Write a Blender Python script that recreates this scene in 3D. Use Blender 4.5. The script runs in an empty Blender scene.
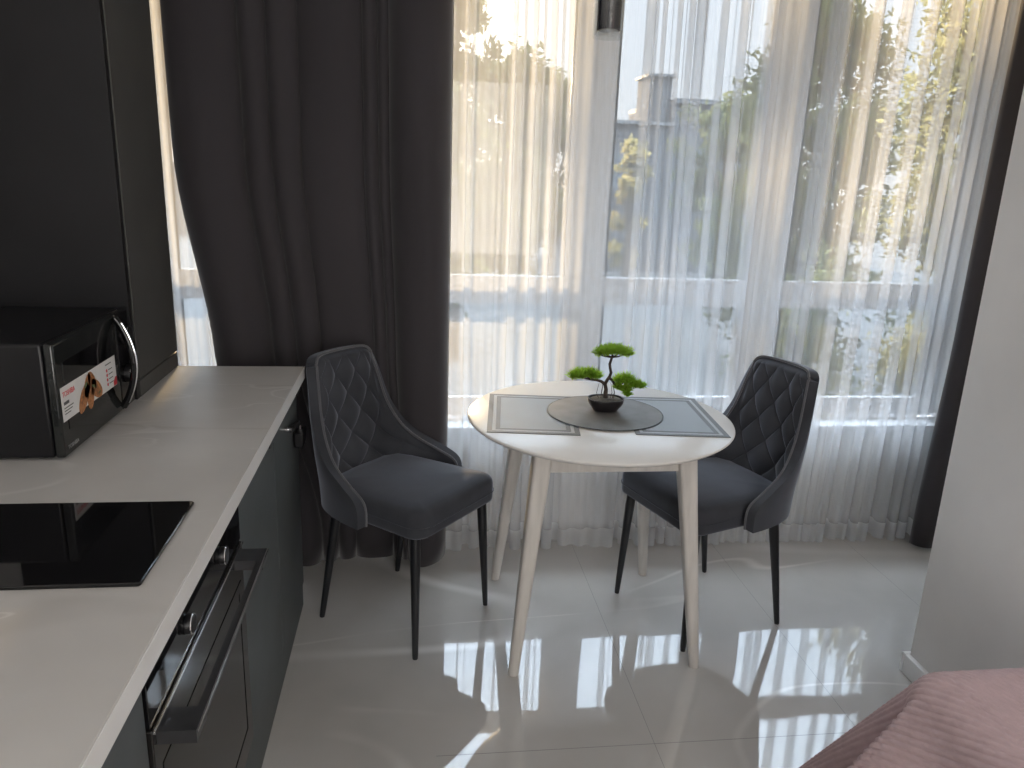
import bpy, math, random
import numpy as np
from mathutils import Vector, Matrix

scene = bpy.context.scene
COL = scene.collection
PI = math.pi

# ------------------------------------------------------------------ helpers
def link(o, parent=None):
    COL.objects.link(o)
    if parent is not None:
        o.parent = parent
    return o

def tag(o, label=None, cat=None, group=None, kind=None):
    if label: o['label'] = label
    if cat: o['category'] = cat
    if group: o['group'] = group
    if kind: o['kind'] = kind
    return o

def empty(name, loc, rz=0.0):
    o = bpy.data.objects.new(name, None)
    o.location = loc
    o.rotation_euler = (0, 0, rz)
    o.empty_display_size = 0.1
    return link(o)

def raw_mesh(name, verts, faces, mats, parent=None, smooth=35, uv=None, mat_idx=None):
    me = bpy.data.meshes.new(name)
    me.from_pydata([tuple(map(float, v)) for v in verts], [], [tuple(f) for f in faces])
    if not isinstance(mats, (list, tuple)): mats = [mats]
    for m in mats: me.materials.append(m)
    if mat_idx is not None:
        me.polygons.foreach_set('material_index', np.array(mat_idx, dtype=np.int32))
    if uv is not None:
        lay = me.uv_layers.new(name='UVMap')
        li = np.empty(len(me.loops), dtype=np.int32)
        me.loops.foreach_get('vertex_index', li)
        lay.data.foreach_set('uv', np.asarray(uv, dtype=np.float32)[li].ravel())
    if smooth:
        me.polygons.foreach_set('use_smooth', [True] * len(me.polygons))
        if smooth < 180:
            me.set_sharp_from_angle(angle=math.radians(smooth))
    me.update()
    o = bpy.data.objects.new(name, me)
    return link(o, parent)

def rrect(hx, hy, r, n=6):
    r = max(1e-4, min(r, hx - 1e-4, hy - 1e-4))
    pts = []
    for (cx, cy, a0) in ((hx - r, hy - r, 0), (-hx + r, hy - r, 90), (-hx + r, -hy + r, 180), (hx - r, -hy + r, 270)):
        for k in range(n + 1):
            a = math.radians(a0 + 90 * k / n)
            pts.append((cx + r * math.cos(a), cy + r * math.sin(a)))
    return pts

class MB:
    """collects simple shapes into one mesh"""
    def __init__(s): s.v = []; s.f = []
    def add(s, verts, faces):
        b = len(s.v); s.v += [tuple(v) for v in verts]; s.f += [tuple(i + b for i in f) for f in faces]; return s
    def box(s, x0, x1, y0, y1, z0, z1):
        v = [(x0, y0, z0), (x1, y0, z0), (x1, y1, z0), (x0, y1, z0), (x0, y0, z1), (x1, y0, z1), (x1, y1, z1), (x0, y1, z1)]
        f = [(0, 3, 2, 1), (4, 5, 6, 7), (0, 1, 5, 4), (1, 2, 6, 5), (2, 3, 7, 6), (3, 0, 4, 7)]
        return s.add(v, f)
    def loft(s, rings, cap=True, closed=True):
        n = len(rings[0]); v = [p for r in rings for p in r]; f = []
        for i in range(len(rings) - 1):
            for j in range(n if closed else n - 1):
                k = (j + 1) % n
                f.append((i * n + j, i * n + k, (i + 1) * n + k, (i + 1) * n + j))
        if cap:
            f.append(tuple(range(n - 1, -1, -1)))
            f.append(tuple((len(rings) - 1) * n + j for j in range(n)))
        return s.add(v, f)
    def lathe(s, prof, c=(0, 0, 0), n=48, sx=1, sy=1):
        rings = [[(c[0] + sx * r * math.cos(2 * PI * k / n), c[1] + sy * r * math.sin(2 * PI * k / n), c[2] + z) for k in range(n)] for r, z in prof]
        return s.loft(rings)
    def tube(s, path, radii, n=12, flat=1.0):
        path = [Vector(p) for p in path]
        if not isinstance(radii, (list, tuple)): radii = [radii] * len(path)
        rings = []; prev = None
        for i, p in enumerate(path):
            d = (path[min(i + 1, len(path) - 1)] - path[max(i - 1, 0)]).normalized()
            if prev is None:
                a = d.cross(Vector((0, 0, 1)) if abs(d.z) < 0.9 else Vector((1, 0, 0))).normalized()
            else:
                a = (prev - d * prev.dot(d)).normalized()
            prev = a; b = d.cross(a)
            rings.append([tuple(p + a * (radii[i] * math.cos(2 * PI * k / n)) + b * (radii[i] * flat * math.sin(2 * PI * k / n))) for k in range(n)])
        return s.loft(rings)
    def cyl(s, p0, p1, r, n=24):
        return s.tube([p0, p1], [r, r], n)
    def build(s, name, mat, parent=None, smooth=35, bevel=0.0, seg=2, off=(0, 0, 0)):
        v = [(a - off[0], b - off[1], c - off[2]) for a, b, c in s.v]
        o = raw_mesh(name, v, s.f, mat, parent, smooth)
        if bevel:
            m = o.modifiers.new('bevel', 'BEVEL'); m.width = bevel; m.segments = seg; m.limit_method = 'ANGLE'; m.angle_limit = math.radians(40)
        return o

def box(name, x0, x1, y0, y1, z0, z1, mat, parent=None, bevel=0.0, off=(0, 0, 0), seg=2):
    return MB().box(x0, x1, y0, y1, z0, z1).build(name, mat, parent, 35, bevel, seg, off)

def grid_faces(nu, nv):
    """index i*nv+j, i<nu, j<nv"""
    return [(i * nv + j, (i + 1) * nv + j, (i + 1) * nv + j + 1, i * nv + j + 1) for i in range(nu - 1) for j in range(nv - 1)]

def sstep(a, b, x):
    t = np.clip((x - a) / (b - a), 0, 1); return t * t * (3 - 2 * t)

# ------------------------------------------------------------------ materials
def new_mat(name):
    m = bpy.data.materials.new(name); m.use_nodes = True
    nt = m.node_tree; nt.nodes.clear()
    out = nt.nodes.new('ShaderNodeOutputMaterial')
    return m, nt, out

def principled(name, col, rough=0.5, metal=0.0, spec=0.5, sheen=0.0, coat=0.0, noise=None, bump=None, sheen_tint=(1, 1, 1), ior=1.5):
    """noise = (scale, amount, coord_scale) colour mottling; bump = (scale, strength, distance)"""
    m, nt, out = new_mat(name)
    b = nt.nodes.new('ShaderNodeBsdfPrincipled')
    b.inputs['Base Color'].default_value = (*col, 1)
    b.inputs['Roughness'].default_value = rough
    b.inputs['Metallic'].default_value = metal
    b.inputs['Specular IOR Level'].default_value = spec
    b.inputs['IOR'].default_value = ior
    if sheen:
        b.inputs['Sheen Weight'].default_value = sheen
        b.inputs['Sheen Roughness'].default_value = 0.4
        b.inputs['Sheen Tint'].default_value = (*sheen_tint, 1)
    if coat:
        b.inputs['Coat Weight'].default_value = coat
        b.inputs['Coat Roughness'].default_value = 0.05
    tc = nt.nodes.new('ShaderNodeTexCoord')
    if noise:
        mp = nt.nodes.new('ShaderNodeMapping'); mp.inputs['Scale'].default_value = noise[2] if len(noise) > 2 else (1, 1, 1)
        n = nt.nodes.new('ShaderNodeTexNoise'); n.inputs['Scale'].default_value = noise[0]; n.inputs['Detail'].default_value = 5
        r = nt.nodes.new('ShaderNodeValToRGB')
        a = noise[1]
        r.color_ramp.elements[0].position = 0.3; r.color_ramp.elements[1].position = 0.7
        r.color_ramp.elements[0].color = (*[c * (1 - a) for c in col], 1)
        r.color_ramp.elements[1].color = (*[min(1, c * (1 + a)) for c in col], 1)
        nt.links.new(tc.outputs['Object'], mp.inputs[0]); nt.links.new(mp.outputs[0], n.inputs['Vector'])
        nt.links.new(n.outputs['Fac'], r.inputs[0]); nt.links.new(r.outputs[0], b.inputs['Base Color'])
    if bump:
        n2 = nt.nodes.new('ShaderNodeTexNoise'); n2.inputs['Scale'].default_value = bump[0]; n2.inputs['Detail'].default_value = 4
        bp = nt.nodes.new('ShaderNodeBump'); bp.inputs['Strength'].default_value = bump[1]; bp.inputs['Distance'].default_value = bump[2]
        nt.links.new(tc.outputs['Object'], n2.inputs['Vector']); nt.links.new(n2.outputs['Fac'], bp.inputs['Height']); nt.links.new(bp.outputs[0], b.inputs['Normal'])
    nt.links.new(b.outputs[0], out.inputs['Surface'])
    return m

def veins(nt, tc, scale, width, seed=0.0, warp=1.2):
    """returns a 0..1 socket, 1 on thin wandering veins"""
    mp = nt.nodes.new('ShaderNodeMapping'); mp.inputs['Location'].default_value = (seed, seed * 1.7, 0); mp.inputs['Rotation'].default_value = (0, 0, 0.6 + seed * 0.13); mp.inputs['Scale'].default_value = (0.45, 1.35, 1)
    nt.links.new(tc.outputs['Object'], mp.inputs[0])
    n = nt.nodes.new('ShaderNodeTexNoise'); n.inputs['Scale'].default_value = scale; n.inputs['Detail'].default_value = 2; n.inputs['Distortion'].default_value = warp
    nt.links.new(mp.outputs[0], n.inputs['Vector'])
    s = nt.nodes.new('ShaderNodeMath'); s.operation = 'SUBTRACT'; s.inputs[1].default_value = 0.5
    a = nt.nodes.new('ShaderNodeMath'); a.operation = 'ABSOLUTE'
    r = nt.nodes.new('ShaderNodeMapRange'); r.interpolation_type = 'SMOOTHSTEP'
    r.inputs['From Min'].default_value = 0; r.inputs['From Max'].default_value = width; r.inputs['To Min'].default_value = 1; r.inputs['To Max'].default_value = 0
    nt.links.new(n.outputs['Fac'], s.inputs[0]); nt.links.new(s.outputs[0], a.inputs[0]); nt.links.new(a.outputs[0], r.inputs['Value'])
    # break the veins up
    n2 = nt.nodes.new('ShaderNodeTexNoise'); n2.inputs['Scale'].default_value = scale * 1.3; nt.links.new(tc.outputs['Object'], n2.inputs['Vector'])
    r2 = nt.nodes.new('ShaderNodeMapRange'); r2.inputs['From Min'].default_value = 0.42; r2.inputs['From Max'].default_value = 0.6
    nt.links.new(n2.outputs['Fac'], r2.inputs['Value'])
    mu = nt.nodes.new('ShaderNodeMath'); mu.operation = 'MULTIPLY'
    nt.links.new(r.outputs[0], mu.inputs[0]); nt.links.new(r2.outputs[0], mu.inputs[1])
    return mu.outputs[0]

def mixcol(nt, fac, a, b):
    m = nt.nodes.new('ShaderNodeMix'); m.data_type = 'RGBA'
    if isinstance(fac, (int, float)): m.inputs[0].default_value = fac
    else: nt.links.new(fac, m.inputs[0])
    for sock, v in ((m.inputs[6], a), (m.inputs[7], b)):
        if isinstance(v, tuple): sock.default_value = (*v, 1)
        else: nt.links.new(v, sock)
    return m.outputs[2]

def noise_fac(nt, tc, scale, lo=0.35, hi=0.65, detail=4):
    n = nt.nodes.new('ShaderNodeTexNoise'); n.inputs['Scale'].default_value = scale; n.inputs['Detail'].default_value = detail
    nt.links.new(tc.outputs['Object'], n.inputs['Vector'])
    r = nt.nodes.new('ShaderNodeMapRange'); r.inputs['From Min'].default_value = lo; r.inputs['From Max'].default_value = hi
    nt.links.new(n.outputs['Fac'], r.inputs['Value'])
    return r.outputs[0]

def floor_material():
    m, nt, out = new_mat('polished_marble_tile')
    tc = nt.nodes.new('ShaderNodeTexCoord')
    b = nt.nodes.new('ShaderNodeBsdfPrincipled')
    base = mixcol(nt, noise_fac(nt, tc, 1.6), (0.49, 0.475, 0.455), (0.60, 0.585, 0.565))
    c = mixcol(nt, veins(nt, tc, 0.55, 0.020, 3.1, 0.25), base, (0.80, 0.79, 0.77))
    c = mixcol(nt, veins(nt, tc, 0.9, 0.009, 9.2, 0.3), c, (0.72, 0.70, 0.67))
    sep = nt.nodes.new('ShaderNodeSeparateXYZ'); nt.links.new(tc.outputs['Object'], sep.inputs[0])
    def line(axis, origin, pitch, half):
        a = nt.nodes.new('ShaderNodeMath'); a.operation = 'SUBTRACT'; a.inputs[1].default_value = origin - pitch / 2 - pitch * 20
        d = nt.nodes.new('ShaderNodeMath'); d.operation = 'MODULO'; d.inputs[1].default_value = pitch
        s = nt.nodes.new('ShaderNodeMath'); s.operation = 'SUBTRACT'; s.inputs[1].default_value = pitch / 2
        ab = nt.nodes.new('ShaderNodeMath'); ab.operation = 'ABSOLUTE'
        lt = nt.nodes.new('ShaderNodeMath'); lt.operation = 'LESS_THAN'; lt.inputs[1].default_value = half
        nt.links.new(sep.outputs[axis], a.inputs[0])
        for p, q in ((a, d), (d, s), (s, ab), (ab, lt)): nt.links.new(p.outputs[0], q.inputs[0])
        return lt.outputs[0]
    mx = nt.nodes.new('ShaderNodeMath'); mx.operation = 'MAXIMUM'
    nt.links.new(line(0, 0.055, 0.605, 0.0008), mx.inputs[0]); nt.links.new(line(1, 1.724, 1.21, 0.0011), mx.inputs[1])
    gt = nt.nodes.new('ShaderNodeMath'); gt.operation = 'GREATER_THAN'; gt.inputs[1].default_value = 0.06; nt.links.new(sep.outputs[0], gt.inputs[0])
    gm = nt.nodes.new('ShaderNodeMath'); gm.operation = 'MULTIPLY'; nt.links.new(mx.outputs[0], gm.inputs[0]); nt.links.new(gt.outputs[0], gm.inputs[1]); mx = gm
    c = mixcol(nt, mx.outputs[0], c, (0.22, 0.215, 0.21))
    nt.links.new(c, b.inputs['Base Color'])
    r = nt.nodes.new('ShaderNodeMapRange'); r.inputs['To Min'].default_value = 0.035; r.inputs['To Max'].default_value = 0.6
    nt.links.new(mx.outputs[0], r.inputs['Value']); nt.links.new(r.outputs[0], b.inputs['Roughness'])
    b.inputs['IOR'].default_value = 1.85
    # very faint waviness of polished tile
    n = nt.nodes.new('ShaderNodeTexNoise'); n.inputs['Scale'].default_value = 3.0; n.inputs['Detail'].default_value = 1
    bp = nt.nodes.new('ShaderNodeBump'); bp.inputs['Strength'].default_value = 0.05; bp.inputs['Distance'].default_value = 0.02
    nt.links.new(tc.outputs['Object'], n.inputs['Vector']); nt.links.new(n.outputs['Fac'], bp.inputs['Height']); nt.links.new(bp.outputs[0], b.inputs['Normal'])
    nt.links.new(b.outputs[0], out.inputs['Surface'])
    return m

def worktop_material():
    m, nt, out = new_mat('grey_marble_laminate')
    tc = nt.nodes.new('ShaderNodeTexCoord')
    b = nt.nodes.new('ShaderNodeBsdfPrincipled')
    base = mixcol(nt, noise_fac(nt, tc, 3.0), (0.53, 0.515, 0.50), (0.60, 0.585, 0.57))
    c = mixcol(nt, veins(nt, tc, 1.6, 0.02, 1.3, 0.8), base, (0.43, 0.41, 0.385))
    c = mixcol(nt, veins(nt, tc, 2.6, 0.012, 5.2, 0.8), c, (0.64, 0.625, 0.61))
    nt.links.new(c, b.inputs['Base Color'])
    b.inputs['Roughness'].default_value = 0.42; b.inputs['Specular IOR Level'].default_value = 0.4
    nt.links.new(b.outputs[0], out.inputs['Surface'])
    return m

def sheer_material(name, clear, col=(0.78, 0.79, 0.81)):
    """thin woven voile: part of the light passes between the threads, the rest is scattered by them"""
    m, nt, out = new_mat(name)
    tc = nt.nodes.new('ShaderNodeTexCoord')
    mp = nt.nodes.new('ShaderNodeMapping'); mp.inputs['Scale'].default_value = (420, 8, 1)
    nt.links.new(tc.outputs['UV'], mp.inputs[0])
    n = nt.nodes.new('ShaderNodeTexNoise'); n.inputs['Scale'].default_value = 1; n.inputs['Detail'].default_value = 2
    nt.links.new(mp.outputs[0], n.inputs['Vector'])
    r = nt.nodes.new('ShaderNodeMapRange'); r.inputs['From Min'].default_value = 0.3; r.inputs['From Max'].default_value = 0.7
    r.inputs['To Min'].default_value = clear - 0.015; r.inputs['To Max'].default_value = clear + 0.015
    nt.links.new(n.outputs['Fac'], r.inputs['Value'])
    tr = nt.nodes.new('ShaderNodeBsdfTransparent')
    tl = nt.nodes.new('ShaderNodeBsdfTranslucent'); tl.inputs['Color'].default_value = (*col, 1)
    df = nt.nodes.new('ShaderNodeBsdfDiffuse'); df.inputs['Color'].default_value = (*col, 1)
    m1 = nt.nodes.new('ShaderNodeMixShader'); m1.inputs[0].default_value = 0.5
    m2 = nt.nodes.new('ShaderNodeMixShader')
    nt.links.new(tl.outputs[0], m1.inputs[1]); nt.links.new(df.outputs[0], m1.inputs[2])
    nt.links.new(r.outputs[0], m2.inputs[0]); nt.links.new(m1.outputs[0], m2.inputs[1]); nt.links.new(tr.outputs[0], m2.inputs[2])
    nt.links.new(m2.outputs[0], out.inputs['Surface'])
    return m

def glass_material(name, refl=0.07, tint=(0.97, 0.985, 0.98)):
    m, nt, out = new_mat(name)
    tr = nt.nodes.new('ShaderNodeBsdfTransparent'); tr.inputs['Color'].default_value = (*tint, 1)
    gl = nt.nodes.new('ShaderNodeBsdfGlossy'); gl.inputs['Roughness'].default_value = 0.01
    mx = nt.nodes.new('ShaderNodeMixShader'); mx.inputs[0].default_value = refl
    nt.links.new(tr.outputs[0], mx.inputs[1]); nt.links.new(gl.outputs[0], mx.inputs[2]); nt.links.new(mx.outputs[0], out.inputs['Surface'])
    return m

def leaf_material(name, c0, c1, trans=0.45):
    m, nt, out = new_mat(name)
    oi = nt.nodes.new('ShaderNodeTexCoord')
    fac = noise_fac(nt, oi, 2.2, 0.35, 0.65, 3)
    c = mixcol(nt, fac, c0, c1)
    df = nt.nodes.new('ShaderNodeBsdfDiffuse'); tl = nt.nodes.new('ShaderNodeBsdfTranslucent')
    mx = nt.nodes.new('ShaderNodeMixShader'); mx.inputs[0].default_value = trans
    nt.links.new(c, df.inputs[0]); nt.links.new(c, tl.inputs[0])
    nt.links.new(df.outputs[0], mx.inputs[1]); nt.links.new(tl.outputs[0], mx.inputs[2]); nt.links.new(mx.outputs[0], out.inputs['Surface'])
    return m

def weave_material(name, c0, c1, scale=900, rough=0.6, spec=0.3):
    m, nt, out = new_mat(name)
    tc = nt.nodes.new('ShaderNodeTexCoord')
    ck = nt.nodes.new('ShaderNodeTexChecker'); ck.inputs['Scale'].default_value = scale
    ck.inputs['Color1'].default_value = (*c0, 1); ck.inputs['Color2'].default_value = (*c1, 1)
    nt.links.new(tc.outputs['Object'], ck.inputs['Vector'])
    b = nt.nodes.new('ShaderNodeBsdfPrincipled'); b.inputs['Roughness'].default_value = rough; b.inputs['Specular IOR Level'].default_value = spec
    nt.links.new(ck.outputs['Color'], b.inputs['Base Color']); nt.links.new(b.outputs[0], out.inputs['Surface'])
    return m

M = {}
M['floor'] = floor_material()
M['worktop'] = worktop_material()
M['lit_edge_band'] = principled('pale_lit_edge', (0.84, 0.835, 0.825), 0.3, noise=(5, 0.03))  # front edge coloured paler to stand in for light falling on it
M['plaster'] = principled('grey_decorative_plaster', (0.74, 0.725, 0.71), 0.55, noise=(2.2, 0.07), bump=(9, 0.15, 0.01), spec=0.35)
M['wall_paint'] = principled('white_wall_paint', (0.82, 0.815, 0.81), 0.7, noise=(3, 0.02))
M['ceiling'] = principled('ceiling_paint', (0.82, 0.82, 0.81), 0.8, noise=(3, 0.02))
M['white_trim'] = principled('white_trim_paint', (0.82, 0.82, 0.82), 0.35, noise=(5, 0.02))
M['pvc'] = principled('white_window_profile', (0.68, 0.69, 0.71), 0.3, noise=(5, 0.015))
M['glass'] = glass_material('window_glass', 0.06)
M['sheer'] = sheer_material('white_voile', 0.63)
M['sheer_hem'] = sheer_material('white_voile_hem', 0.30)
M['drape'] = principled('charcoal_blackout_cloth', (0.050, 0.046, 0.051), 0.85, sheen=0.25, noise=(4, 0.08, (1, 1, 0.3)), spec=0.2)
M['cab_slate'] = principled('slate_cabinet_front', (0.082, 0.092, 0.096), 0.5, noise=(6, 0.12), bump=(60, 0.06, 0.002), spec=0.4)
M['cab_grey'] = principled('dark_grey_cupboard_door', (0.075, 0.074, 0.070), 0.55, noise=(6, 0.08), spec=0.4)
M['cab_black'] = principled('black_cabinet_board', (0.010, 0.010, 0.012), 0.5, noise=(6, 0.15), spec=0.35)
M['black_plastic'] = principled('black_plastic', (0.008, 0.008, 0.010), 0.32, noise=(20, 0.1), spec=0.4)
M['black_gloss'] = principled('black_gloss_glass', (0.006, 0.006, 0.007), 0.04, noise=(20, 0.1))
M['dark_glass'] = principled('smoked_oven_glass', (0.016, 0.015, 0.015), 0.12, noise=(20, 0.1))
M['mw_glass'] = principled('microwave_door_glass', (0.015, 0.017, 0.017), 0.10, noise=(20, 0.1), spec=0.6)
M['chrome'] = principled('chrome', (0.80, 0.80, 0.82), 0.14, metal=1.0, noise=(30, 0.03))
M['steel_dark'] = principled('dark_brushed_metal', (0.07, 0.07, 0.075), 0.35, metal=0.6, noise=(30, 0.1))
M['black_metal'] = principled('black_powder_coat', (0.010, 0.011, 0.014), 0.4, noise=(30, 0.1))
M['velvet'] = principled('graphite_velvet', (0.046, 0.049, 0.058), 0.8, sheen=0.55, sheen_tint=(0.75, 0.8, 0.95), noise=(7, 0.22), bump=(300, 0.1, 0.001), spec=0.2)
M['velvet_welt'] = principled('graphite_velvet_piping', (0.11, 0.112, 0.125), 0.8, sheen=0.6, noise=(30, 0.1), spec=0.2)
M['table_white'] = principled('white_lacquered_top', (0.80, 0.785, 0.765), 0.22, noise=(2.5, 0.03), spec=0.5)
M['leg_white'] = principled('whitewashed_wood', (0.60, 0.575, 0.545), 0.5, noise=(14, 0.12, (3, 3, 0.25)), spec=0.4)
M['mat_field'] = weave_material('blue_grey_vinyl_weave', (0.27, 0.30, 0.33), (0.33, 0.36, 0.39), 700, 0.45, 0.4)
M['mat_border'] = weave_material('dark_vinyl_weave', (0.105, 0.11, 0.118), (0.145, 0.15, 0.16), 700, 0.45, 0.4)
M['mat_light'] = weave_material('light_vinyl_weave', (0.36, 0.38, 0.40), (0.44, 0.46, 0.48), 700, 0.45, 0.4)
M['felt'] = principled('taupe_leatherette', (0.17, 0.165, 0.16), 0.5, noise=(18, 0.15), bump=(220, 0.15, 0.001), spec=0.4)
M['felt_edge'] = principled('dark_stitched_rim', (0.05, 0.05, 0.052), 0.6, noise=(20, 0.1))
M['pot'] = principled('dark_ceramic', (0.018, 0.016, 0.018), 0.3, noise=(30, 0.3), spec=0.5)
M['soil'] = principled('soil', (0.10, 0.095, 0.085), 0.9, noise=(120, 0.5), bump=(200, 0.6, 0.004))
M['bark'] = principled('bonsai_bark', (0.035, 0.024, 0.018), 0.7, noise=(80, 0.4), bump=(120, 0.5, 0.002))
M['needles'] = leaf_material('bonsai_needles', (0.17, 0.35, 0.03), (0.50, 0.70, 0.10), 0.5)
M['lamp_glass'] = glass_material('pendant_clear_glass', 0.10, (0.955, 0.965, 0.965))
M['lamp_core'] = principled('pendant_black_core', (0.008, 0.009, 0.018), 0.85, spec=0.05, noise=(30, 0.1))
M['lamp_disc'] = principled('pendant_frosted_disc', (0.35, 0.35, 0.34), 0.4, noise=(30, 0.05))
M['spread'] = principled('dusty_pink_knit', (0.54, 0.405, 0.42), 0.9, sheen=0.35, sheen_tint=(1, 0.85, 0.88), noise=(40, 0.06), bump=(450, 0.2, 0.001), spec=0.15)
M['paper'] = principled('sticker_white', (0.80, 0.79, 0.78), 0.35, noise=(40, 0.02))
M['red'] = principled('sticker_red', (0.62, 0.02, 0.035), 0.4, noise=(40, 0.05))
M['ink'] = principled('sticker_ink', (0.06, 0.06, 0.06), 0.5, noise=(40, 0.05))
M['logo_grey'] = principled('logo_grey', (0.34, 0.34, 0.34), 0.4, noise=(40, 0.05))
M['crust'] = principled('baked_crust', (0.42, 0.17, 0.06), 0.5, noise=(160, 0.5))
M['crust_dark'] = principled('baked_crust_dark', (0.30, 0.125, 0.055), 0.5, noise=(160, 0.4))
M['herb'] = principled('herb_green', (0.13, 0.16, 0.06), 0.6, noise=(160, 0.4))
M['ground'] = principled('paving', (0.020, 0.021, 0.022), 0.85, noise=(1.2, 0.15))
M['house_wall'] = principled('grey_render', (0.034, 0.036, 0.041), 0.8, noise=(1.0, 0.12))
M['house_side'] = principled('sandy_render', (0.42, 0.33, 0.25), 0.8, noise=(1.0, 0.12))
M['house_trim'] = principled('grey_flashing', (0.07, 0.075, 0.08), 0.6, noise=(2, 0.1))
M['house_glass'] = principled('house_window_glass', (0.06, 0.07, 0.08), 0.08, noise=(2, 0.1))
M['tree_bark'] = principled('tree_bark', (0.09, 0.07, 0.055), 0.9, noise=(12, 0.3))
M['leaf_dark'] = leaf_material('olive_leaves', (0.028, 0.036, 0.014), (0.085, 0.085, 0.032), 0.4)
M['leaf_sunlit'] = leaf_material('sunlit_gold_leaves', (0.10, 0.095, 0.03), (0.48, 0.38, 0.15), 0.55)  # gold of sunlit leaves is put into the leaf colour
M['leaf_green'] = leaf_material('hedge_leaves', (0.045, 0.058, 0.022), (0.17, 0.165, 0.07), 0.45)

exec_parts = []
# ------------------------------------------------------------------ the room
XL, XR, XE = -1.12, 1.575, 2.52
YW = 3.0           # inner face of the wall under the windows
YB = -2.6
ZC = 2.72
ZS = 0.50          # top of the window sill
tag(box('floor', -1.3, 2.7, YB - 0.1, 3.22, -0.12, 0.0, M['floor']), kind='structure')
tag(box('ceiling', -1.3, 2.7, YB - 0.1, 3.25, ZC, ZC + 0.12, M['ceiling']), kind='structure')
tag(box('wall_left', XL - 0.15, XL, YB, 3.22, 0, ZC, M['wall_paint']), kind='structure')
tag(box('wall_right', XR, XE, YB, 1.975, 0, ZC, M['plaster']), kind='structure')
tag(box('wall_alcove', XE, XE + 0.15, 1.975, 3.22, 0, ZC, M['wall_paint']), kind='structure')
tag(box('wall_back', XL, XR, YB - 0.12, YB, 0, ZC, M['wall_paint']), kind='structure')
wf = MB().box(XL, XE, YW, 3.20, 0, ZS - 0.035).box(XL, XE, 3.06, 3.20, 2.50, ZC)
wf.box(XL, -0.985, 3.06, 3.20, ZS - 0.035, 2.5).box(2.345, XE, 3.06, 3.20, ZS - 0.035, 2.5)
tag(wf.build('wall_front', M['wall_paint']), kind='structure')
tag(box('trim_1', XL + 0.002, XE - 0.002, YW - 0.035, 3.095, ZS - 0.033, ZS, M['pvc'], bevel=0.004), kind='structure')
tag(box('baseboard_front', XL + 0.002, XE - 0.002, YW - 0.016, YW - 0.001, 0.001, 0.07, M['white_trim'], bevel=0.003), kind='structure')
bb = MB().box(XR - 0.018, XR - 0.001, YB + 0.01, 1.975, 0.001, 0.068).box(XR - 0.018, XE - 0.002, 1.976, 1.992, 0.001, 0.068)
tag(bb.build('baseboard_right', M['white_trim'], bevel=0.003), kind='structure')

tag(box('added_overhang', -3.5, 4.5, 3.21, 4.05, 2.62, 2.80, M['wall_paint']), kind='structure')   # unseen overhang added above the window to shade the upper curtain

def window(n, x0, x1):
    z0, z1, f, y0, y1 = ZS + 0.004, 2.50, 0.085, 3.10, 3.128
    r = MB()
    r.box(x0, x0 + f, y0, y1, z0, z1).box(x1 - f, x1, y0, y1, z0, z1)
    r.box(x0 + f, x1 - f, y0, y1, z0, z0 + 0.085).box(x0 + f, x1 - f, y0, y1, z1 - f, z1).box(x0 + f, x1 - f, y0, y1, 0.985, 1.10)
    w = r.build('window_%d' % n, M['pvc'], bevel=0.006)
    tag(w, kind='structure')
    MB().box(x0 + f - 0.01, x1 - f + 0.01, 3.110, 3.115, z0 + 0.075, 0.995).build('lower_pane', M['glass'], w)
    MB().box(x0 + f - 0.01, x1 - f + 0.01, 3.110, 3.115, 1.09, z1 - f + 0.01).build('upper_pane', M['glass'], w)
    g = MB().box(x0 + f, x0 + f + 0.008, y0 + 0.004, y0 + 0.009, z0 + 0.085, 0.985).box(x1 - f - 0.008, x1 - f, y0 + 0.004, y0 + 0.009, z0 + 0.085, 0.985)
    g.box(x0 + f, x0 + f + 0.008, y0 + 0.004, y0 + 0.009, 1.10, z1 - f).box(x1 - f - 0.008, x1 - f, y0 + 0.004, y0 + 0.009, 1.10, z1 - f)
    g.build('gasket', M['black_plastic'], w)
for k, (a, b) in enumerate([(-0.9845, -0.1001), (-0.0999, 0.6859), (0.6861, 1.4639), (1.4641, 2.3445)]):
    window(k + 1, a, b)

# ------------------------------------------------------------------ curtains
def meander(x0, x1, folds, step=0.003):
    """S-fold line: list of (length, theta_max); returns normalised x (x0..x1), y offset, arc length"""
    xs, ys, ss = [0.0], [0.0], [0.0]
    for k, (L, th) in enumerate(folds):
        n = max(16, int(L / step)); ds = L / n
        for i in range(n):
            t = (i + 0.5) / n
            a = th * math.sin(2 * PI * t)
            xs.append(xs[-1] + ds * math.cos(a)); ys.append(ys[-1] + ds * math.sin(a)); ss.append(ss[-1] + ds)
    xs = np.array(xs); ys = np.array(ys); ss = np.array(ss)
    # each period returns to y=0 at its end; centre the folds
    xs = x0 + (xs - xs[0]) / (xs[-1] - xs[0]) * (x1 - x0)
    return xs, ys - ys.mean(), ss

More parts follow.
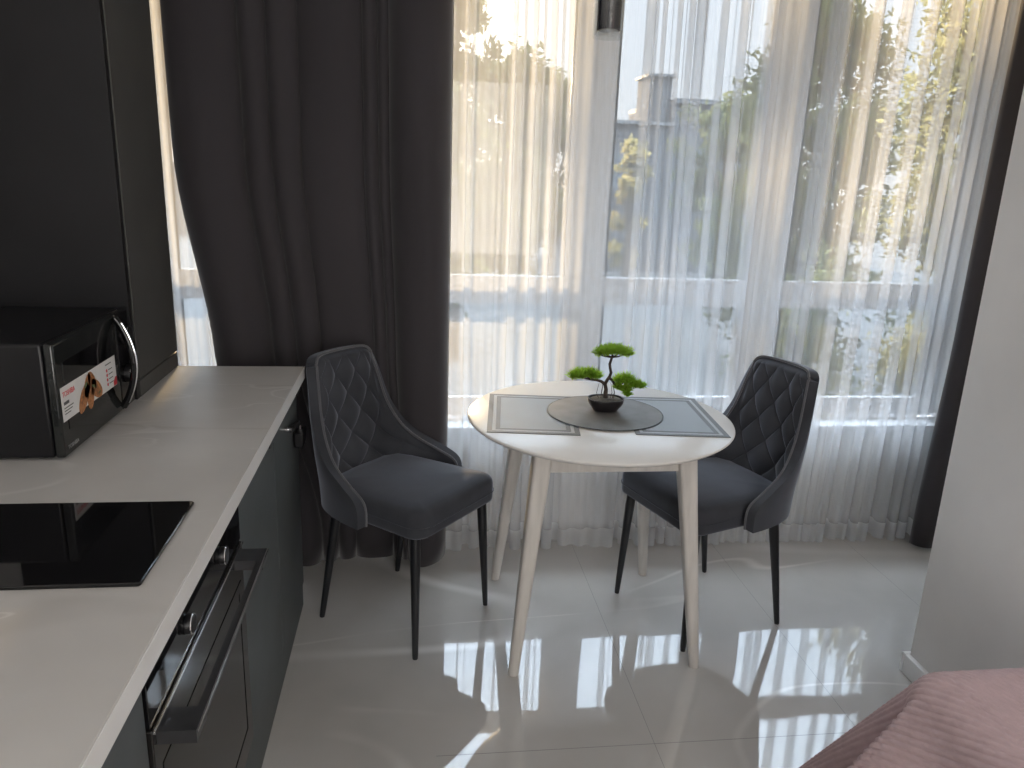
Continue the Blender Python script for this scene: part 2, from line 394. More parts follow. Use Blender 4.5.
def sheer(name, x0, x1, yc, z0, z1, seed):
    rnd = random.Random(seed)
    folds_t, folds_b = [], []
    n = int((x1 - x0) / 0.052)
    for k in range(n):
        if rnd.random() < 0.42:
            L = rnd.uniform(0.05, 0.12); th = math.radians(rnd.uniform(40, 72))
        else:
            L = rnd.uniform(0.22, 0.36); th = math.radians(rnd.uniform(112, 131))
        folds_t.append((L, th)); folds_b.append((L, th * rnd.uniform(0.86, 0.98)))
    xt, yt, s = meander(x0, x1, folds_t)
    xb, yb, _ = meander(x0, x1, folds_b)
    zs = [z0, z0 + 0.03, z0 + 0.075, z0 + 0.08] + list(np.linspace(z0 + 0.2, z1, 16))
    nv = len(zs); nu = len(xt)
    t = (np.array(zs) - z0) / (z1 - z0)
    X = xb[:, None] * (1 - t) + xt[:, None] * t
    Y = yc + (yb[:, None] * 1.0 * (1 - t) + yt[:, None] * 0.85 * t) * 0.62
    # slow sway of the cloth
    X = X + 0.006 * np.sin(s[:, None] * 1.7 + t * 5) * (1 - t)
    Z = np.repeat(np.array(zs)[None, :], nu, 0).copy()
    Z[:, 0] += 0.006 * np.sin(s * 9.0); Z[:, 1] += 0.006 * np.sin(s * 9.0)
    V = np.stack([X, Y, Z], -1).reshape(-1, 3)
    uv = np.stack([np.repeat(s[:, None], nv, 1), Z], -1).reshape(-1, 2)
    F = grid_faces(nu, nv)
    idx = [1 if (k % (nv - 1)) < 3 else 0 for k in range(len(F))]
    return raw_mesh(name, V, F, [M['sheer'], M['sheer_hem']], None, 180, uv, idx)

o = sheer('sheer_curtain', -1.00, 2.20, 2.885, 0.012, ZC - 0.02, 11)
tag(o, 'long white sheer voile curtain hanging in fine folds across the window', 'curtain')

def lobed(name, x_edges, depths, yc, z0, z1, warp, mat, thick=0.006, hem=None):
    """heavy curtain: rounded lobes facing the room between narrow valleys; warp(x, z) -> x"""
    xs, ys = [], []
    for k in range(len(x_edges) - 1):
        a, b = x_edges[k], x_edges[k + 1]; n = 18
        for i in range(n + (1 if k == len(x_edges) - 2 else 0)):
            u = i / n
            sh = math.sin(PI * u) ** 0.62
            xs.append((a + b) / 2 + (b - a) / 2 * (-math.cos(PI * u) * 0.45 + (2 * u - 1) * 0.62) / 1.07 * 1.07)
            ys.append(-depths[k] * sh)
    xs = np.array(xs); ys = np.array(ys)
    zs = np.linspace(z0, z1, 34)
    s = np.concatenate([[0], np.cumsum(np.hypot(np.diff(xs), np.diff(ys)))])
    V, UV = [], []
    for i in range(len(xs)):
        for z in zs:
            k = (z - z0) / (z1 - z0)
            V.append((warp(xs[i], z), yc + ys[i] * (1.06 - 0.12 * k) + 0.006 * math.sin(xs[i] * 23 + z * 2.1), z + (0.008 * math.sin(xs[i] * 15) if z == z0 else 0)))
            UV.append((s[i], z))
    ob = raw_mesh(name, V, grid_faces(len(xs), len(zs)), mat, None, 180, UV)
    md = ob.modifiers.new('thick', 'SOLIDIFY'); md.thickness = thick; md.offset = 0
    return ob

XRT = 0.118
def warp_left(x, z):
    k = 1.0 - 0.095 * float(sstep(1.55, 0.80, z)) - 0.22 * float(sstep(0.85, 0.1, z))
    sway = 0.004 * math.sin(z * 1.6 + 0.4) * (XRT - x)
    return XRT - (XRT - x) * k + sway
o = lobed('blackout_curtain', [-0.80, -0.575, -0.485, -0.385, -0.175, -0.125, -0.085, XRT], [0.100, 0.055, 0.050, 0.055, 0.045, 0.045, 0.125], 2.835, 0.022, ZC - 0.02, warp_left, M['drape'])
tag(o, 'wide dark charcoal blackout curtain hanging left of the window behind the chair', 'curtain')
o = lobed('blackout_curtain', [2.16, 2.27, 2.37, 2.45], [0.06, 0.07, 0.06], 2.80, 0.02, ZC - 0.02, lambda x, z: x - 0.035 * float(sstep(1.0, 0.05, z)), M['drape'])
tag(o, 'narrow strip of dark grey blackout curtain beside the plastered wall at right', 'curtain')

# ------------------------------------------------------------------ kitchen run
WT = 0.865
FX = -0.385
wtop = box('worktop', XL + 0.002, -0.3612, -0.9, 2.5238, WT - 0.04, WT, M['worktop'], bevel=0.002)
box('lit_edge_band', -0.3610, -0.3590, -0.9, 2.525, WT - 0.0395, WT - 0.0005, M['lit_edge_band'], wtop, bevel=0.0008)
tag(wtop,
    'long pale grey marble effect kitchen worktop on dark cabinets', 'worktop')

def cabinet(y0, y1, label, doors, group=None):
    e = empty('base_cabinet', (FX - 0.3, (y0 + y1) / 2, 0)); tag(e, label, 'cabinet', group)
    off = e.location
    box('body', XL + 0.004, FX - 0.020, y0 + 0.001, y1 - 0.001, 0.09, WT - 0.042, M['cab_black'], e, 0.001, off)
    box('plinth', XL + 0.05, FX - 0.004, y0 + 0.001, y1 - 0.001, 0.001, 0.088, M['cab_slate'], e, 0.001, off)
    for (a, b) in doors:
        d = box('door', FX - 0.019, FX, a + 0.0015, b - 0.0015, 0.091, WT - 0.052, M['cab_slate'], e, 0.0015, off)
    return e, off
cb, off = cabinet(1.616, 2.50, 'slate front kitchen base cabinet nearest the window with black edge pulls', [])
for a, b, pa, pb in ((1.616, 2.065, 1.945, 2.06), (2.065, 2.50, 2.425, 2.497)):
    d = box('door', FX - 0.019, FX, a + 0.0015, b - 0.0015, 0.091, WT - 0.052, M['cab_slate'], cb, 0.0015, off)
    pl = MB().box(FX - 0.019, FX + 0.014, pa, pb, WT - 0.0515, WT - 0.0485).box(FX + 0.011, FX + 0.014, pa, pb, WT - 0.074, WT - 0.0515).box(FX - 0.019, FX - 0.005, pa, pb, WT - 0.0515, WT - 0.05)
    pl.build('edge_pull', M['black_metal'], d, 35, 0.0008, 2, off)
# little black hook with a hanging block on the far door
hk = empty('door_hook', (FX + 0.001, 2.30, 0.735)); tag(hk, 'small black hook with chrome pin on the far cabinet door', 'hook')
h0 = hk.location
MB().cyl((FX + 0.001, 2.245, 0.742), (FX + 0.012, 2.245, 0.742), 0.009).cyl((FX + 0.010, 2.245, 0.742), (FX + 0.022, 2.245, 0.742), 0.0045).build('pin', M['chrome'], hk, off=h0)
MB().tube([(FX + 0.016, 2.262, 0.736), (FX + 0.017, 2.32, 0.728), (FX + 0.018, 2.39, 0.716), (FX + 0.018, 2.402, 0.712)], [0.009, 0.009, 0.008, 0.006], 10).build('arm', M['cab_black'], hk, off=h0)
MB().tube([(FX + 0.018, 2.40, 0.71), (FX + 0.02, 2.412, 0.70), (FX + 0.02, 2.412, 0.676)], 0.005, 10).build('shackle', M['chrome'], hk, off=h0)
box('block', FX + 0.006, FX + 0.034, 2.375, 2.448, 0.635, 0.684, M['black_plastic'], hk, 0.004, h0)

cabinet(-0.9, 1.0, 'slate front kitchen base cabinet on the near side of the oven', [(-0.9, -0.3), (-0.3, 0.35), (0.35, 1.0)])

# built-in oven
ov = empty('built_in_oven', (FX - 0.3, 1.308, 0)); tag(ov, 'black built-in oven with wide bar handle under the worktop', 'oven')
oo = ov.location
OY0, OY1 = 1.005, 1.611
box('body', XL + 0.1, FX - 0.012, OY0 + 0.004, OY1 - 0.004, 0.092, WT - 0.046, M['cab_black'], ov, 0.001, oo)
box('control_panel', FX - 0.011, FX + 0.004, OY0, OY1, 0.705, WT - 0.058, M['black_gloss'], ov, 0.0015, oo)
dr = box('door', FX - 0.011, FX + 0.006, OY0, OY1, 0.185, 0.700, M['dark_glass'], ov, 0.0015, oo)
box('trim_strip', FX + 0.0062, FX + 0.010, OY0, OY1, 0.695, 0.700, M['chrome'], dr, 0.0005, oo)
gf = MB().box(FX + 0.0062, FX + 0.0072, OY0 + 0.03, OY0 + 0.05, 0.23, 0.62).box(FX + 0.0062, FX + 0.0072, OY1 - 0.05, OY1 - 0.03, 0.23, 0.62)
gf.box(FX + 0.0062, FX + 0.0072, OY0 + 0.05, OY1 - 0.05, 0.60, 0.62).box(FX + 0.0062, FX + 0.0072, OY0 + 0.05, OY1 - 0.05, 0.23, 0.25)
gf.build('glass_border', M['black_gloss'], dr, off=oo)
box('lower_drawer', FX - 0.011, FX + 0.002, OY0, OY1, 0.092, 0.180, M['cab_slate'], ov, 0.0015, oo)
box('plinth', XL + 0.1, FX - 0.004, OY0, OY1, 0.001, 0.090, M['cab_slate'], ov, 0.001, oo)
# the handle: a deep bar carried on two arms
hm = MB().box(FX + 0.0065, FX + 0.064, OY1 - 0.075, OY1 - 0.02, 0.668, 0.690).box(FX + 0.0065, FX + 0.064, OY0 + 0.012, OY0 + 0.067, 0.668, 0.690)
hm.box(FX + 0.052, FX + 0.064, OY0 + 0.067, OY1 - 0.075, 0.674, 0.690)
hd = hm.build('handle', M['steel_dark'], dr, off=oo)
MB().box(FX + 0.0641, FX + 0.0665, OY0 + 0.012, OY1 - 0.02, 0.686, 0.690).build('handle_edge', M['chrome'], hd, off=oo)
for y in (1.205, 1.445):
    kb = MB().tube([(FX + 0.0042, y, 0.752), (FX + 0.008, y, 0.752), (FX + 0.015, y, 0.752), (FX + 0.0165, y, 0.752)], [0.018, 0.018, 0.016, 0.0145], 28).build('knob', M['black_plastic'], ov, off=oo)
    MB().tube([(FX + 0.0140, y + 0.0168 * math.cos(a), 0.752 + 0.0168 * math.sin(a)) for a in np.linspace(0, 2 * PI, 33)], 0.0017, 6).build('knob_ring', M['chrome'], kb, off=oo)

# hob
hob = empty('induction_hob', (-0.70, 1.288, WT)); tag(hob, 'black glass induction hob set into the grey worktop', 'hob')
ring = rrect(0.278, 0.155, 0.006, 3)
MB().loft([[(x * 0.998, y * 0.998, 0.0005) for x, y in ring], [(x, y, 0.002) for x, y in ring], [(x, y, 0.005) for x, y in ring], [(x * 0.994, y * 0.990, 0.0068) for x, y in ring]]).build('glass_plate', M['black_gloss'], hob, 30)
for (px, py, pr) in ((-0.13, 0.06, 0.07), (-0.13, -0.075, 0.06), (0.06, 0.05, 0.08)):
    pass

# tall cabinet standing on the worktop at the window end
GX = -0.753
tcab = empty('wall_cabinet', (-0.93, 2.33, WT)); tag(tcab, 'tall dark grey cupboard standing on the far end of the worktop', 'cabinet')
to = tcab.location
box('side_panel', XL + 0.004, GX - 0.002, 2.140, 2.162, WT + 0.001, 2.60, M['cab_black'], tcab, 0.001, to)
box('body', XL + 0.004, GX - 0.022, 2.163, 2.518, WT + 0.001, 2.60, M['cab_black'], tcab, 0.001, to)
box('door', GX - 0.020, GX, 2.166, 2.520, WT + 0.052, 2.60, M['cab_grey'], tcab, 0.002, to)
box('plinth', GX - 0.020, GX - 0.001, 2.166, 2.520, WT + 0.001, WT + 0.048, M['cab_grey'], tcab, 0.002, to)

# microwave: front faces the room
mw = empty('microwave', (-0.93, 1.89, WT)); tag(mw, 'black microwave oven with a food sticker on its door, on the worktop', 'microwave')
mo = mw.location
MY0, MY1, MZ0, MZ1 = 1.680, 2.118, WT + 0.006, 1.124
MB().box(XL + 0.03, GX - 0.022, MY0, MY1, MZ0, MZ1).build('casing', M['black_plastic'], mw, 35, 0.006, 3, mo)
md = MB().box(GX - 0.020, GX, MY0, 2.028, MZ0, MZ1).build('door', M['mw_glass'], mw, 35, 0.005, 3, mo)
box('viewing_window', GX + 0.0002, GX + 0.0012, MY0 + 0.035, 1.985, MZ0 + 0.055, MZ1 - 0.045, M['black_gloss'], md, 0.0004, mo)
cp = MB().box(GX - 0.020, GX, 2.030, MY1, MZ0, MZ1).build('control_panel', M['black_gloss'], mw, 35, 0.004, 3, mo)
for z in (1.062, 0.958):
    kn = MB().tube([(GX + 0.0005, 2.076, z), (GX + 0.012, 2.076, z), (GX + 0.020, 2.076, z), (GX + 0.021, 2.076, z)], [0.023, 0.023, 0.020, 0.018], 28).build('knob', M['black_plastic'], cp, off=mo)
    MB().tube([(GX + 0.016, 2.076 + 0.0225 * math.cos(a), z + 0.0225 * math.sin(a)) for a in np.linspace(0, 2 * PI, 33)], 0.0016, 6).build('knob_ring', M['chrome'], kn, off=mo)
arc = []
for t in np.linspace(0, 1, 21):
    arc.append((GX + 0.004 + 0.036 * math.sin(PI * t) ** 0.8, 2.020, 0.884 + (1.116 - 0.884) * t))
hd = MB().tube(arc, [0.009] * 21, 12, 1.0).build('handle', M['black_gloss'], md, off=mo)
MB().tube([(p[0] + 0.0075, p[1] - 0.003, p[2]) for p in arc[1:-1]], 0.0024, 8).build('handle_trim', M['chrome'], hd, off=mo)
for x in (XL + 0.07, GX - 0.05):
    for y in (MY0 + 0.03, MY1 - 0.03):
        MB().cyl((x, y, WT + 0.0005), (x, y, MZ0), 0.012, 16).build('foot', M['black_plastic'], mw, off=mo)

def lettering(name, body, h, mat, parent, y, z, x, off, width=None):
    """flat raised lettering on a surface that faces +X; y,z is the lower left corner"""
    cu = bpy.data.curves.new(name, 'FONT'); cu.body = body; cu.size = h; cu.extrude = 0.0002
    tmp = bpy.data.objects.new(name + '_curve', cu); COL.objects.link(tmp)
    dg = bpy.context.evaluated_depsgraph_get(); dg.update()
    me = bpy.data.meshes.new_from_object(tmp.evaluated_get(dg))
    COL.objects.unlink(tmp); bpy.data.objects.remove(tmp)
    me.name = name
    v = np.empty(len(me.vertices) * 3); me.vertices.foreach_get('co', v); v = v.reshape(-1, 3)
    sc = width / (v[:, 0].max() - v[:, 0].min()) if width else 1.0
    w = np.stack([x + v[:, 2] - off[0], y + (v[:, 0] - v[:, 0].min()) * sc - off[1], z + v[:, 1] - off[2]], -1)
    me.vertices.foreach_set('co', w.ravel()); me.update()
    me.materials.clear(); me.materials.append(mat)
    return link(bpy.data.objects.new(name, me), parent)

SX = GX + 0.0014
st = box('sticker', SX, SX + 0.0005, 1.688, 2.000, 0.950, 1.026, M['paper'], md, 0, mo)
tag(st, 'white sticker with red lettering and a picture of baked rolls')
SX += 0.0008
lettering('brand_lettering', 'TOSHIBA', 0.017, M['red'], st, 1.696, 1.003, SX, mo, 0.062)
box('text_line', SX - 0.0002, SX, 1.698, 1.724, 0.985, 0.992, M['ink'], st, 0, mo)
for k in range(3):
    box('text_line', SX - 0.0002, SX, 1.698, 1.698 + (0.046, 0.040, 0.030)[k], 0.977 - 0.0065 * k, 0.979 - 0.0065 * k, M['ink'], st, 0, mo)
box('text_line', SX - 0.0002, SX, 1.936, 1.972, 1.013, 1.0155, M['ink'], st, 0, mo)
for k in range(4):
    box('text_line', SX - 0.0002, SX, 1.952, 1.978, 0.9985 - 0.0115 * k, 1.0005 - 0.0115 * k, M['ink'], st, 0, mo)
for k in range(4):
    MB().cyl((SX - 0.0002, 1.942, 0.9995 - 0.0115 * k), (SX + 0.0002, 1.942, 0.9995 - 0.0115 * k), 0.0042, 16).build('red_dot', M['red'], st, off=mo)
MB().add([(SX, 1.978, 0.951), (SX, 2.0, 0.951), (SX, 2.0, 0.972), (SX, 1.99, 0.972), (SX, 1.978, 0.962)], [(0, 1, 2, 3, 4)]).build('red_corner', M['red'], st, off=mo)
def flat_ellipse(mb, y, z, a, b, ang, x, n=22):
    c, s = math.cos(ang), math.sin(ang)
    pts = [(x, y + c * a * math.cos(t) - s * b * math.sin(t), z + s * a * math.cos(t) + c * b * math.sin(t)) for t in np.linspace(0, 2 * PI, n, endpoint=False)]
    return mb.add(pts, [tuple(range(n))])
fp = MB()
for y, z, a, b, ang in ((1.800, 0.972, 0.040, 0.020, 0.75), (1.836, 0.966, 0.030, 0.019, 1.35), (1.870, 0.976, 0.040, 0.020, -0.55), (1.825, 0.995, 0.030, 0.017, 0.9), (1.852, 0.998, 0.030, 0.017, -0.9)):
    flat_ellipse(fp, y, z, a, b, ang, SX)
fp.build('food_picture', M['crust'], st, off=mo)
fp = MB()
for y, z, a, b, ang in ((1.795, 0.975, 0.020, 0.003, 0.95), (1.868, 0.972, 0.022, 0.003, -0.75), (1.842, 0.988, 0.020, 0.003, 1.4)):
    flat_ellipse(MB(), y, z, a, b, ang, SX + 0.0003).build('roll_crease', M['crust_dark'], st, off=mo)
fp = MB()
for y, z, a, b, ang in ((1.815, 1.000, 0.010, 0.004, 0.5), (1.858, 0.985, 0.010, 0.003, -0.4), (1.888, 0.962, 0.008, 0.003, 0.2)):
    flat_ellipse(MB(), y, z, a, b, ang, SX + 0.0005).build('herb_sprig', M['herb'], st, off=mo)
lettering('door_logo', 'TOSHIBA', 0.0125, M['logo_grey'], md, 1.698, MZ0 + 0.014, GX + 0.0005, mo, 0.055)

# ------------------------------------------------------------------ dining table
TX, TY, TR = 0.599, 2.348, 0.430
tb = empty('dining_table', (TX, TY, 0)); tag(tb, 'round white dining table with four splayed wooden legs by the window', 'table')
MB().lathe([(TR - 0.045, 0.727), (TR - 0.012, 0.734), (TR - 0.002, 0.742), (TR, 0.7455), (TR - 0.0015, 0.7485), (TR - 0.004, 0.750)], n=128).build('tabletop', M['table_white'], tb, 40)
a = 0.222
ap = MB().box(-a, a, -a - 0.011, -a + 0.011, 0.646, 0.7265).box(-a, a, a - 0.011, a + 0.011, 0.646, 0.7265)
ap.box(-a - 0.011, -a + 0.011, -a + 0.011, a - 0.011, 0.646, 0.7265).box(a - 0.011, a + 0.011, -a + 0.011, a - 0.011, 0.646, 0.7265)
ap.build('apron', M['leg_white'], tb, 35, 0.002)
for sx in (-1, 1):
    for sy in (-1, 1):
        rings = []
        for t in np.linspace(0, 1, 9):
            z = 0.7262 * (1 - t) + 0.0008 * t
            cx, cy = sx * (0.219 + 0.073 * t), sy * (0.219 + 0.073 * t)
            h = 0.0290 * (1 - t) + 0.0165 * t
            rr = 0.010 * (1 - t) + 0.0155 * t
            rings.append([(cx + x, cy + y, z) for x, y in rrect(h, h, rr, 5)])
        MB().loft(rings[::-1]).build('leg', M['leg_white'], tb, 40)

TZ = 0.7505
def placemat(corners, label, group):
    c = np.array(corners); ctr = c.mean(0)
    e = empty('placemat', (ctr[0], ctr[1], TZ)); tag(e, label, 'placemat', group)
    q = c - ctr
    def quad(k0, k1, z0, z1):  # frame between scale insets
        return
    def inset(d):
        out = []
        for i in range(4):
            p, a_, b_ = q[i], q[(i + 1) % 4] - q[i], q[(i - 1) % 4] - q[i]
            a_ = a_ / np.linalg.norm(a_); b_ = b_ / np.linalg.norm(b_)
            out.append(p + a_ * d + b_ * d)
        return out
    def frame(d0, d1, z0, z1, name, mat):
        A, B = inset(d0), inset(d1)
        v = [(*p, z0) for p in A] + [(*p, z0) for p in B] + [(*p, z1) for p in A] + [(*p, z1) for p in B]
        f = []
        for i in range(4):
            j = (i + 1) % 4
            f += [(8 + i, 8 + j, 12 + j, 12 + i), (i, 4 + i, 4 + j, j), (i, j, 8 + j, 8 + i), (4 + j, 4 + i, 12 + i, 12 + j)]
        return raw_mesh(name, v, f, mat, e, 0)
    frame(0.0, 0.016, 0.0004, 0.0022, 'outer_border', M['mat_border'])
    frame(0.016, 0.026, 0.0004, 0.0020, 'light_band', M['mat_light'])
    frame(0.026, 0.040, 0.0004, 0.0022, 'inner_border', M['mat_border'])
    P = inset(0.040)
    v = [(*p, 0.0004) for p in P] + [(*p, 0.0020) for p in P]
    raw_mesh('field', v, [(3, 2, 1, 0), (4, 5, 6, 7), (0, 1, 5, 4), (1, 2, 6, 5), (2, 3, 7, 6), (3, 0, 4, 7)], M['mat_field'], e, 0)
placemat([(0.215, 2.185), (0.495, 2.150), (0.545, 2.555), (0.262, 2.592)], 'blue-grey rectangular placemat with dark borders on the left of the table', 'rectangular placemats')
placemat([(0.668, 2.155), (0.955, 2.122), (0.985, 2.532), (0.700, 2.560)], 'blue-grey rectangular placemat with dark borders on the right of the table', 'rectangular placemats')
rm = empty('round_placemat', (0.622, 2.370, TZ)); tag(rm, 'round taupe placemat in the middle of the table under the bonsai', 'placemat')
MB().lathe([(0.001, 0.0026), (0.186, 0.0026), (0.189, 0.0032), (0.189, 0.0046), (0.187, 0.0052), (0.001, 0.0052)], n=96).build('mat', M['felt'], rm, 40)
MB().lathe([(0.1892, 0.0026), (0.1905, 0.0030), (0.1905, 0.0050), (0.1885, 0.0056), (0.1865, 0.0056), (0.1875, 0.0050), (0.1892, 0.0034)], n=96).build('rim', M['felt_edge'], rm, 40)

# bonsai
BX, BY, BZ = 0.626, 2.386, TZ + 0.0055
bn = empty('bonsai_tree', (BX, BY, BZ)); tag(bn, 'small green bonsai tree in a dark pot at the centre of the table', 'plant')
def oval(hx, hy, z, n=40, lob=0.0):
    out = []
    for k in range(n):
        t = 2 * PI * k / n
        c, s = math.cos(t), math.sin(t)
        out.append((hx * math.copysign(abs(c) ** 0.8, c) * (1 + lob * math.cos(12 * t)), hy * math.copysign(abs(s) ** 0.8, s) * (1 + lob * math.cos(12 * t)), z))
    return out
MB().loft([oval(0.036, 0.028, 0.0005), oval(0.041, 0.032, 0.003), oval(0.043, 0.033, 0.008), oval(0.053, 0.041, 0.020, lob=0.012), oval(0.0585, 0.046, 0.031, lob=0.012), oval(0.0595, 0.047, 0.037), oval(0.0605, 0.048, 0.041), oval(0.0595, 0.047, 0.043), oval(0.056, 0.044, 0.042), oval(0.054, 0.042, 0.036)]).build('pot', M['pot'], bn, 50)
rings = [oval(0.0545 * r, 0.0425 * r, 0.0372 + h) for r, h in ((1, 0.0), (0.85, 0.003), (0.5, 0.006), (0.1, 0.007))]
MB().loft(rings).build('soil', M['soil'], bn, 60)
tk = MB()
tk.tube([(0.000, 0, 0.038), (-0.002, 0, 0.055), (-0.001, 0.001, 0.072), (-0.006, 0, 0.090), (0.000, -0.001, 0.104), (0.008, 0, 0.116), (0.012, 0.001, 0.128), (0.008, 0, 0.142), (0.005, 0, 0.158), (0.009, 0, 0.172), (0.012, 0, 0.186), (0.014, 0, 0.194)],
        [0.010, 0.0078, 0.0066, 0.0062, 0.0056, 0.0052, 0.0049, 0.0046, 0.0046, 0.0042, 0.0036, 0.002], 12)
tk.tube([(-0.005, 0, 0.088), (-0.018, 0.002, 0.098), (-0.033, 0.002, 0.103), (-0.050, 0.002, 0.104), (-0.070, 0.003, 0.108), (-0.088, 0.003, 0.113)], [0.0058, 0.005, 0.0042, 0.0036, 0.0028, 0.0014], 10)
tk.tube([(0.006, 0, 0.112), (0.016, -0.003, 0.104), (0.024, -0.004, 0.092), (0.038, -0.004, 0.082), (0.060, -0.004, 0.076)], [0.0050, 0.0044, 0.0040, 0.0036, 0.0022], 10)
for (x1, z1) in ((-0.038, 0.190), (-0.018, 0.196), (0.034, 0.194), (0.052, 0.188)):
    tk.tube([(0.011, 0, 0.180), ((x1 + 0.011) / 2, 0.002, (z1 + 0.176) / 2), (x1, 0.003, z1)], [0.003, 0.0024, 0.0012], 8)
for (x1, z1) in ((-0.060, 0.118), (-0.080, 0.120), (-0.100, 0.116)):
    tk.tube([(-0.048, 0.002, 0.104), (x1, 0.004, z1)], [0.0022, 0.001], 8)
for (x1, z1) in ((0.080, 0.092), (0.056, 0.105), (0.095, 0.082)):
    tk.tube([(0.046, -0.004, 0.080), (x1, -0.004, z1)], [0.0024, 0.001], 8)
tk.build('trunk', M['bark'], bn, 60)
rt = MB()
for x0, x1 in ((-0.030, -0.034), (-0.022, -0.018), (-0.012, -0.016), (0.014, 0.018), (0.022, 0.026), (0.030, 0.027)):
    rt.tube([(x0 * 0.8, -0.006, 0.038), (x1, -0.006, 0.062), (x1 * 0.75, 0, 0.094)], [0.0010, 0.0008, 0.0006], 6)
rt.build('hanging_stem', M['bark'], bn, 60)

def needles(name, tufts, seed):
    """tufts: (centre, radius, up bias, count) - each blade a tiny tapering quad"""
    rnd = np.random.RandomState(seed); V, F = [], []
    for (c, sx, sz, L, n) in tufts:
        for _ in range(n):
            d = rnd.normal(size=3); d /= np.linalg.norm(d)
            base = np.array(c) + np.array([d[0] * sx * 0.62, d[1] * sx * 0.62, d[2] * sz * 0.62]) * rnd.uniform(0.15, 1)
            dirn = np.array([d[0] * 0.9, d[1] * 0.9, abs(d[2]) * 0.8 + 0.28]) + rnd.normal(size=3) * 0.22
            dirn /= np.linalg.norm(dirn)
            side = np.cross(dirn, rnd.normal(size=3)); side /= np.linalg.norm(side)
            l = L * rnd.uniform(0.6, 1.1); w = 0.00085
            b = len(V)
            V += [base - side * w, base + side * w, base + dirn * l * 0.6 + side * w * 0.9, base + dirn * l, base + dirn * l * 0.6 - side * w * 0.9]
            F.append((b, b + 1, b + 2, b + 3, b + 4))
    return raw_mesh(name, V, F, M['needles'], bn, 0)
rs = np.random.RandomState(4)
T = [((0.015 + x, y, 0.188 + 0.014 * (1 - (x / 0.06) ** 2)), 0.025, 0.024, 0.020, 380) for x, y in ((-0.046, 0), (-0.028, 0.012), (-0.026, -0.014), (-0.006, 0.018), (0, -0.018), (0.002, 0), (0.022, 0.014), (0.026, -0.012), (0.047, 0))]
needles('top_foliage', T, 1)
T = [((-0.072 + x, 0.003 + y, 0.109 + 0.014 * (1 - (x / 0.05) ** 2)), 0.024, 0.024, 0.020, 380) for x, y in ((-0.038, 0), (-0.02, 0.014), (-0.018, -0.012), (0.0, 0.0), (0.018, 0.013), (0.02, -0.011), (0.036, 0))]
needles('left_foliage', T, 2)
T = [((0.040, -0.004, 0.102), 0.020, 0.022, 0.024, 480), ((0.066, 0.006, 0.100), 0.020, 0.022, 0.032, 480), ((0.092, -0.002, 0.086), 0.024, 0.020, 0.026, 480), ((0.060, -0.012, 0.076), 0.026, 0.022, 0.020, 480), ((0.114, 0.0, 0.082), 0.020, 0.014, 0.022, 360), ((0.070, -0.004, 0.056), 0.018, 0.014, 0.016, 300), ((0.036, -0.004, 0.080), 0.016, 0.018, 0.018, 300)]
needles('right_foliage', T, 3)

# ------------------------------------------------------------------ chairs
def catmull(P, n):
    P = np.array(P, float); m = len(P); out = []
    for t in np.linspace(0, m - 1, n):
        i = min(int(t), m - 2); u = t - i
        p0, p1, p2, p3 = P[max(i - 1, 0)], P[i], P[i + 1], P[min(i + 2, m - 1)]
        out.append(0.5 * (2 * p1 + (p2 - p0) * u + (2 * p0 - 5 * p1 + 4 * p2 - p3) * u * u + (3 * p1 - p0 - 3 * p2 + p3) * u ** 3))
    return np.array(out)

EDGE = [(-0.272, 0.130, 0.895), (-0.250, 0.145, 0.80), (-0.222, 0.161, 0.70), (-0.180, 0.180, 0.625), (-0.125, 0.200, 0.575), (-0.045, 0.222, 0.538), (0.020, 0.236, 0.510), (0.040, 0.240, 0.480), (0.040, 0.240, 0.428)]
MID = [(-0.292, 0.902), (-0.281, 0.80), (-0.268, 0.70), (-0.257, 0.625), (-0.250, 0.575), (-0.244, 0.535), (-0.240, 0.505), (-0.236, 0.475), (-0.230, 0.42)]
def back_grid(nu, nr, u0=-1.0, u1=1.0, r0=0.0, r1=1.0):
    E_ = catmull(EDGE, 201); M_ = catmull([(a, b, 0) for a, b in MID], 201)
    us = np.linspace(u0, u1, nu); rs_ = np.linspace(r0, r1, nr)
    P = np.zeros((nr, nu, 3))
    for i, r in enumerate(rs_):
        f = r * 200; k = min(int(f), 199); w = f - k
        e = E_[k] * (1 - w) + E_[k + 1] * w; m = M_[k] * (1 - w) + M_[k + 1] * w
        au = np.abs(us)
        g = au ** 3.2; h = 1 - (1 - au) ** 1.35
        P[i, :, 0] = m[0] + (e[0] - m[0]) * g
        P[i, :, 1] = np.sign(us) * e[1] * h
        P[i, :, 2] = m[1] + (e[2] - m[1]) * au ** 2 - 0.022 * au ** 8 * max(0, 1 - r * 9)
    return us, rs_, P
def grid_normals(P):
    du = np.gradient(P, axis=1); dr = np.gradient(P, axis=0)
    n = np.cross(dr, du); n /= np.linalg.norm(n, axis=2, keepdims=True) + 1e-9
    return n

def seat_w(x):
    return 0.985 - 0.015 * (x / 0.22) - 0.22 * max(0.0, (-x - 0.09) / 0.145) ** 2

